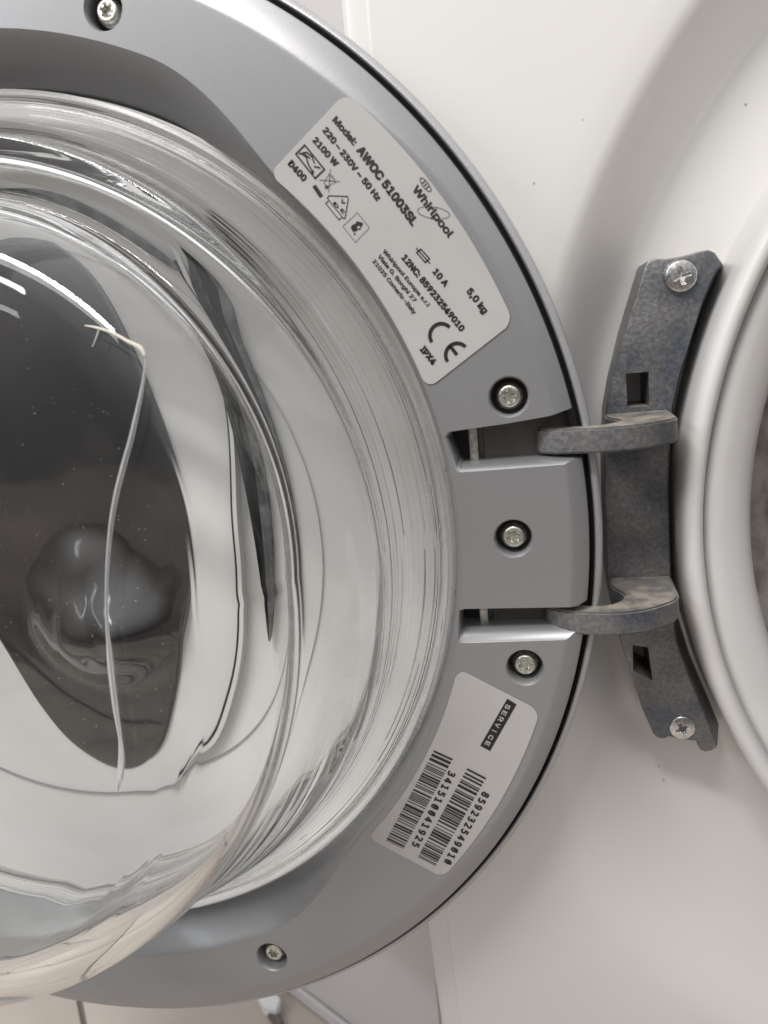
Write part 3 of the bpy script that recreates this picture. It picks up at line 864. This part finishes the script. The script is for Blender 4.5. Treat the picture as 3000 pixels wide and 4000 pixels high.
# certification triangle
tri = [(.12422, .10515), (.1248, .10578), (.13037, .10486), (.13045, .10415), (.129, .09914), (.12847, .09897)]
lines(closed(tri), .00024, S1)
lines([((.12439, .10433), (.12355, .10381)), ((.12355, .10381), (.12705, .0988)), ((.12705, .0988), (.12783, .09928))], .00024, S1)
text('D', (.1258, .10345), (.1268, .10198), .0012, S1, .02)
text('V', (.1280, .10395), (.1288, .10270), .0012, S1, .02)
text('E', (.1277, .10135), (.1284, .10030), .0012, S1, .02)
# square certification emblem, rendered as a plain dark blot in a fine frame
lines(closed([(.1328, .10011), (.13598, .09548), (.13136, .09196), (.12809, .09687)]), .00013, S1)
cc = Vector((.13215, .0962))
bl = []
for k in range(22):
    a = 2 * PI * k / 22; rr_ = .0013 * (1 + .22 * math.sin(2 * a + .6) + .16 * math.sin(5 * a)) ; bl.append((cc.x + rr_ * math.cos(a) + .0003, cc.y + rr_ * math.sin(a) + .0002))
inn = [(cc.x + .0006 + .00055 * math.cos(2 * PI * k / 22), cc.y - .0001 + .00045 * math.sin(2 * PI * k / 22)) for k in range(22)]
ink_mesh('symbol', bl + inn, [(k, (k + 1) % 22, 22 + (k + 1) % 22, 22 + k) for k in range(22)], S1)
ink_mesh('symbol', [(.1304, .0962), (.1309, .0968), (.1316, .0953), (.1309, .0950)], [(0, 1, 2, 3)], S1)
ink_mesh('symbol', [(.1311, .0944), (.1315, .0947), (.1317, .0943), (.1313, .0940)], [(0, 1, 2, 3)], S1)
# maker's word mark with its swoosh
text('Whirlpool', (.14946, .10435), (.15890, .09010), .0029, S1, .014)
rc_ = Vector((.1551, .0974)); rd = Vector((.965, -.26)).normalized(); ru = Vector((.26, .965)).normalized()
lines(closed([tuple(rc_ + rd * .0047 * math.cos(2 * PI * k / 40) + ru * .00155 * math.sin(2 * PI * k / 40)) for k in range(40)]), .00013, S1)
rc_ = Vector((.1534, .1052)); rd = Vector((.5603, -.8283)); ru = Vector((.8283, .5603))
lines(closed([tuple(rc_ + rd * .0023 * math.cos(2 * PI * k / 28) + ru * .0008 * math.sin(2 * PI * k / 28)) for k in range(28)]), .00018, S1)
lines([(tuple(rc_ + rd * (-.0009 + .0009 * k) + ru * -.0004), tuple(rc_ + rd * (-.0009 + .0009 * k) + ru * .0004)) for k in range(3)], .00028, S1)
# fuse symbol
fz = [(.15006, .08867), (.15356, .08425), (.15224, .0833), (.14874, .08787)]
fv = [Vector(q) for q in fz]
fi = [fv[0].lerp(fv[1], .17), fv[0].lerp(fv[1], .83), fv[3].lerp(fv[2], .83), fv[3].lerp(fv[2], .17)]
ma = fv[0].lerp(fv[3], .5); mb = fv[1].lerp(fv[2], .5)
lines(closed([tuple(q) for q in fi]) + [(tuple(ma), tuple(mb))], .00034, S1)
text('10 A', (.15357, .08116), (.15675, .07665), .0024, S1, .026)
text('12NC: 859232549010', (.14474, .08603), (.16057, .0635), .0024, S1, .028)
text('5,0 kg', (.16308, .07466), (.1676, .06795), .0025, S1, .028)
text('Whirlpool Europe s.r.l', (.13925, .08845), (.1513, .07148), .0016, S1, .010)
text('Viale G. Borghi 27', (.13765, .08725), (.14735, .07320), .0016, S1, .010)
text('21025 Comerio –Italy', (.13590, .08600), (.14700, .06975), .0016, S1, .010)
text('IPX4', (.14802, .05928), (.15140, .05450), .0026, S1, .026)
# CE mark from arcs
def arc_band(c, R, a0, a1, w, parent):
    c = Vector(c); d = Vector((.5603, -.8283)); up = Vector((.8283, .5603)); v = []; f = []
    for k in range(21):
        a = math.radians(a0 + (a1 - a0) * k / 20)
        for rr_ in (R - w / 2, R + w / 2):
            q = c + d * rr_ * math.cos(a) + up * rr_ * math.sin(a); v.append(tuple(q))
    for k in range(20): f.append((2 * k, 2 * k + 1, 2 * k + 3, 2 * k + 2))
    return ink_mesh('symbol', v, f, parent)
cC = (.15475, .06290); cE = (.15905, .05680)
arc_band(cC, .0034, 95, 265, .00105, S1)
arc_band(cE, .0034, 95, 265, .00105, S1)
q0 = Vector(cE); d = Vector((.5603, -.8283))
lines([(tuple(q0 - d * .0031), tuple(q0 - d * .0006))], .00105, S1)
# service sticker
S2 = st2
ink_mesh('printed_bar', [(.16773, -.05455), (.17059, -.05652), (.16099, -.07353), (.15782, -.07164)], [(0, 1, 2, 3)], S2, z=.00050)
M['paperink'] = mat('sticker_reversed_letters', (0.42, 0.40, 0.39), .4)
a_, b_ = Vector((.16752, -.05620)), Vector((.15895, -.07170))
for k, ch in enumerate('SERVICE'):
    p = a_.lerp(b_, k / 7.0 + .012); q = a_.lerp(b_, (k + .62) / 7.0 + .012)
    if ch == 'I': q = p.lerp(q, .6); p = a_.lerp(b_, (k + .26) / 7.0)
    if ch == 'I': q = a_.lerp(b_, (k + .40) / 7.0)
    text(ch, tuple(p), tuple(q), .0021, S2, .014, M['paperink'], z=.00058)
def barcode(cn, seed, parent):
    rnd = random.Random(seed)
    c = [Vector(q) for q in cn]   # start-left, start-right, end-right, end-left
    v = []; f = []; u = 0; mods = []
    while u < 1:
        w = rnd.choice((1, 1, 1, 2, 2, 3)) * .0085; g = rnd.choice((1, 1, 2, 2, 3)) * .0085
        u1 = min(1, u + w)
        k = len(v)
        v += [tuple(c[0].lerp(c[3], u)), tuple(c[1].lerp(c[2], u)), tuple(c[1].lerp(c[2], u1)), tuple(c[0].lerp(c[3], u1))]
        f.append((k, k + 1, k + 2, k + 3)); u = u1 + g
    return ink_mesh('barcode', v, f, parent)
barcode([(.14212, -.07361), (.14828, -.07672), (.12824, -.11219), (.12225, -.10912)], 5, S2)
barcode([(.15298, -.08011), (.15908, -.08361), (.13914, -.11863), (.13311, -.11531)], 11, S2)
text('341510041925', (.14700, -.08060), (.13110, -.11120), .0033, S2, .022, mono=True)
text('859232549010', (.15800, -.08820), (.14200, -.11740), .0033, S2, .022, mono=True)

# ------------------------------------------------------------------ background: floor and neighbour
fl = Thing('floor', '', '', (0, -.45, -.6), kind='structure')
FA = math.radians(-40)
def tile_floor():
    S = .22; g = .004
    obs = []
    me = box('tile', -S / 2 + g / 2, S / 2 - g / 2, -.006, 0, -S / 2 + g / 2, S / 2 - g / 2, .0012)
    me.materials.append(M['floor'])
    for i in range(-5, 6):
        for j in range(-5, 6):
            cx, cz = i * S, j * S
            x = cx * math.cos(FA) - cz * math.sin(FA); z = cx * math.sin(FA) + cz * math.cos(FA)
            o = bpy.data.objects.new('floor_tile', me); COL.objects.link(o); o.parent = fl.o
            X, Z = -.10 + x, -.27 + z
            o.location = (X, 0, Z + .6); o.rotation_euler = (0, -FA, 0)
    put('floor_bed', box('floor_bed', -4, 4, -.46, -.4535, -3, 3), M['grout'], fl.o, fl.base)
tile_floor()
nb = Thing('white_cabinet', 'off-white cabinet standing on the beige floor in the gap left of the washing machine', 'cabinet', (-.02, -.45, -.26))
ca = math.atan2(.034, .055)
def cab_pt(s, y, t):  # s along the face, t in front of it
    return (.006 + s * math.cos(ca) - t * -math.sin(ca) * -1, y, -.238 + s * math.sin(ca) + t * math.cos(ca))
def cab_box(s0, s1, y0, y1, t0, t1, name, m):
    v = [cab_pt(s, y, t) for s in (s0, s1) for y in (y0, y1) for t in (t0, t1)]
    f = [(0, 1, 3, 2), (4, 6, 7, 5), (0, 4, 5, 1), (2, 3, 7, 6), (0, 2, 6, 4), (1, 5, 7, 3)]
    me = mesh(name, v, f, 30, fix=True)
    bm = bmesh.new(); bm.from_mesh(me); bmesh.ops.bevel(bm, geom=list(bm.edges), offset=.002, segments=2, affect='EDGES'); bm.to_mesh(me); bm.free(); finish(me, 40)
    put(name, me, m, nb.o, nb.base)
cab_box(-.35, .112, -.4495, .5, -.30, 0, 'side_panel', M['cabinet'])
cab_box(-.36, .112, -.4498, -.437, 0.0005, .004, 'plinth', M['cabinet'])
clip = Thing('plastic_clip', 'small broken white plastic clip lying on the floor by the cabinet foot', 'plastic clip', (-.045, -.448, -.262))
v = []; 
def blob(name, pts, h, y0):
    bm = bmesh.new()
    lo = [bm.verts.new((x, y0, z)) for x, z in pts]; hi = [bm.verts.new((x * 1, y0 + h, z)) for x, z in pts]
    n = len(pts); bm.faces.new(lo); bm.faces.new(hi[::-1])
    for i in range(n): bm.faces.new((lo[i], hi[i], hi[(i + 1) % n], lo[(i + 1) % n]))
    bmesh.ops.recalc_face_normals(bm, faces=bm.faces)
    bmesh.ops.bevel(bm, geom=list(bm.edges), offset=.001, segments=2, affect='EDGES')
    me = bpy.data.meshes.new(name); bm.to_mesh(me); bm.free(); return finish(me, 40)
put('clip_body', blob('clip_body', [(-.066, -.254), (-.058, -.262), (-.040, -.246), (-.040, -.236), (-.052, -.238)], .010, -.4495), M['white_plastic'], clip.o, clip.base)
put('clip_foot', blob('clip_foot', [(-.050, -.238), (-.041, -.240), (-.033, -.230), (-.036, -.224)], .005, -.4495), M['under'], clip.o, clip.base)
print('objects', len(bpy.data.objects))
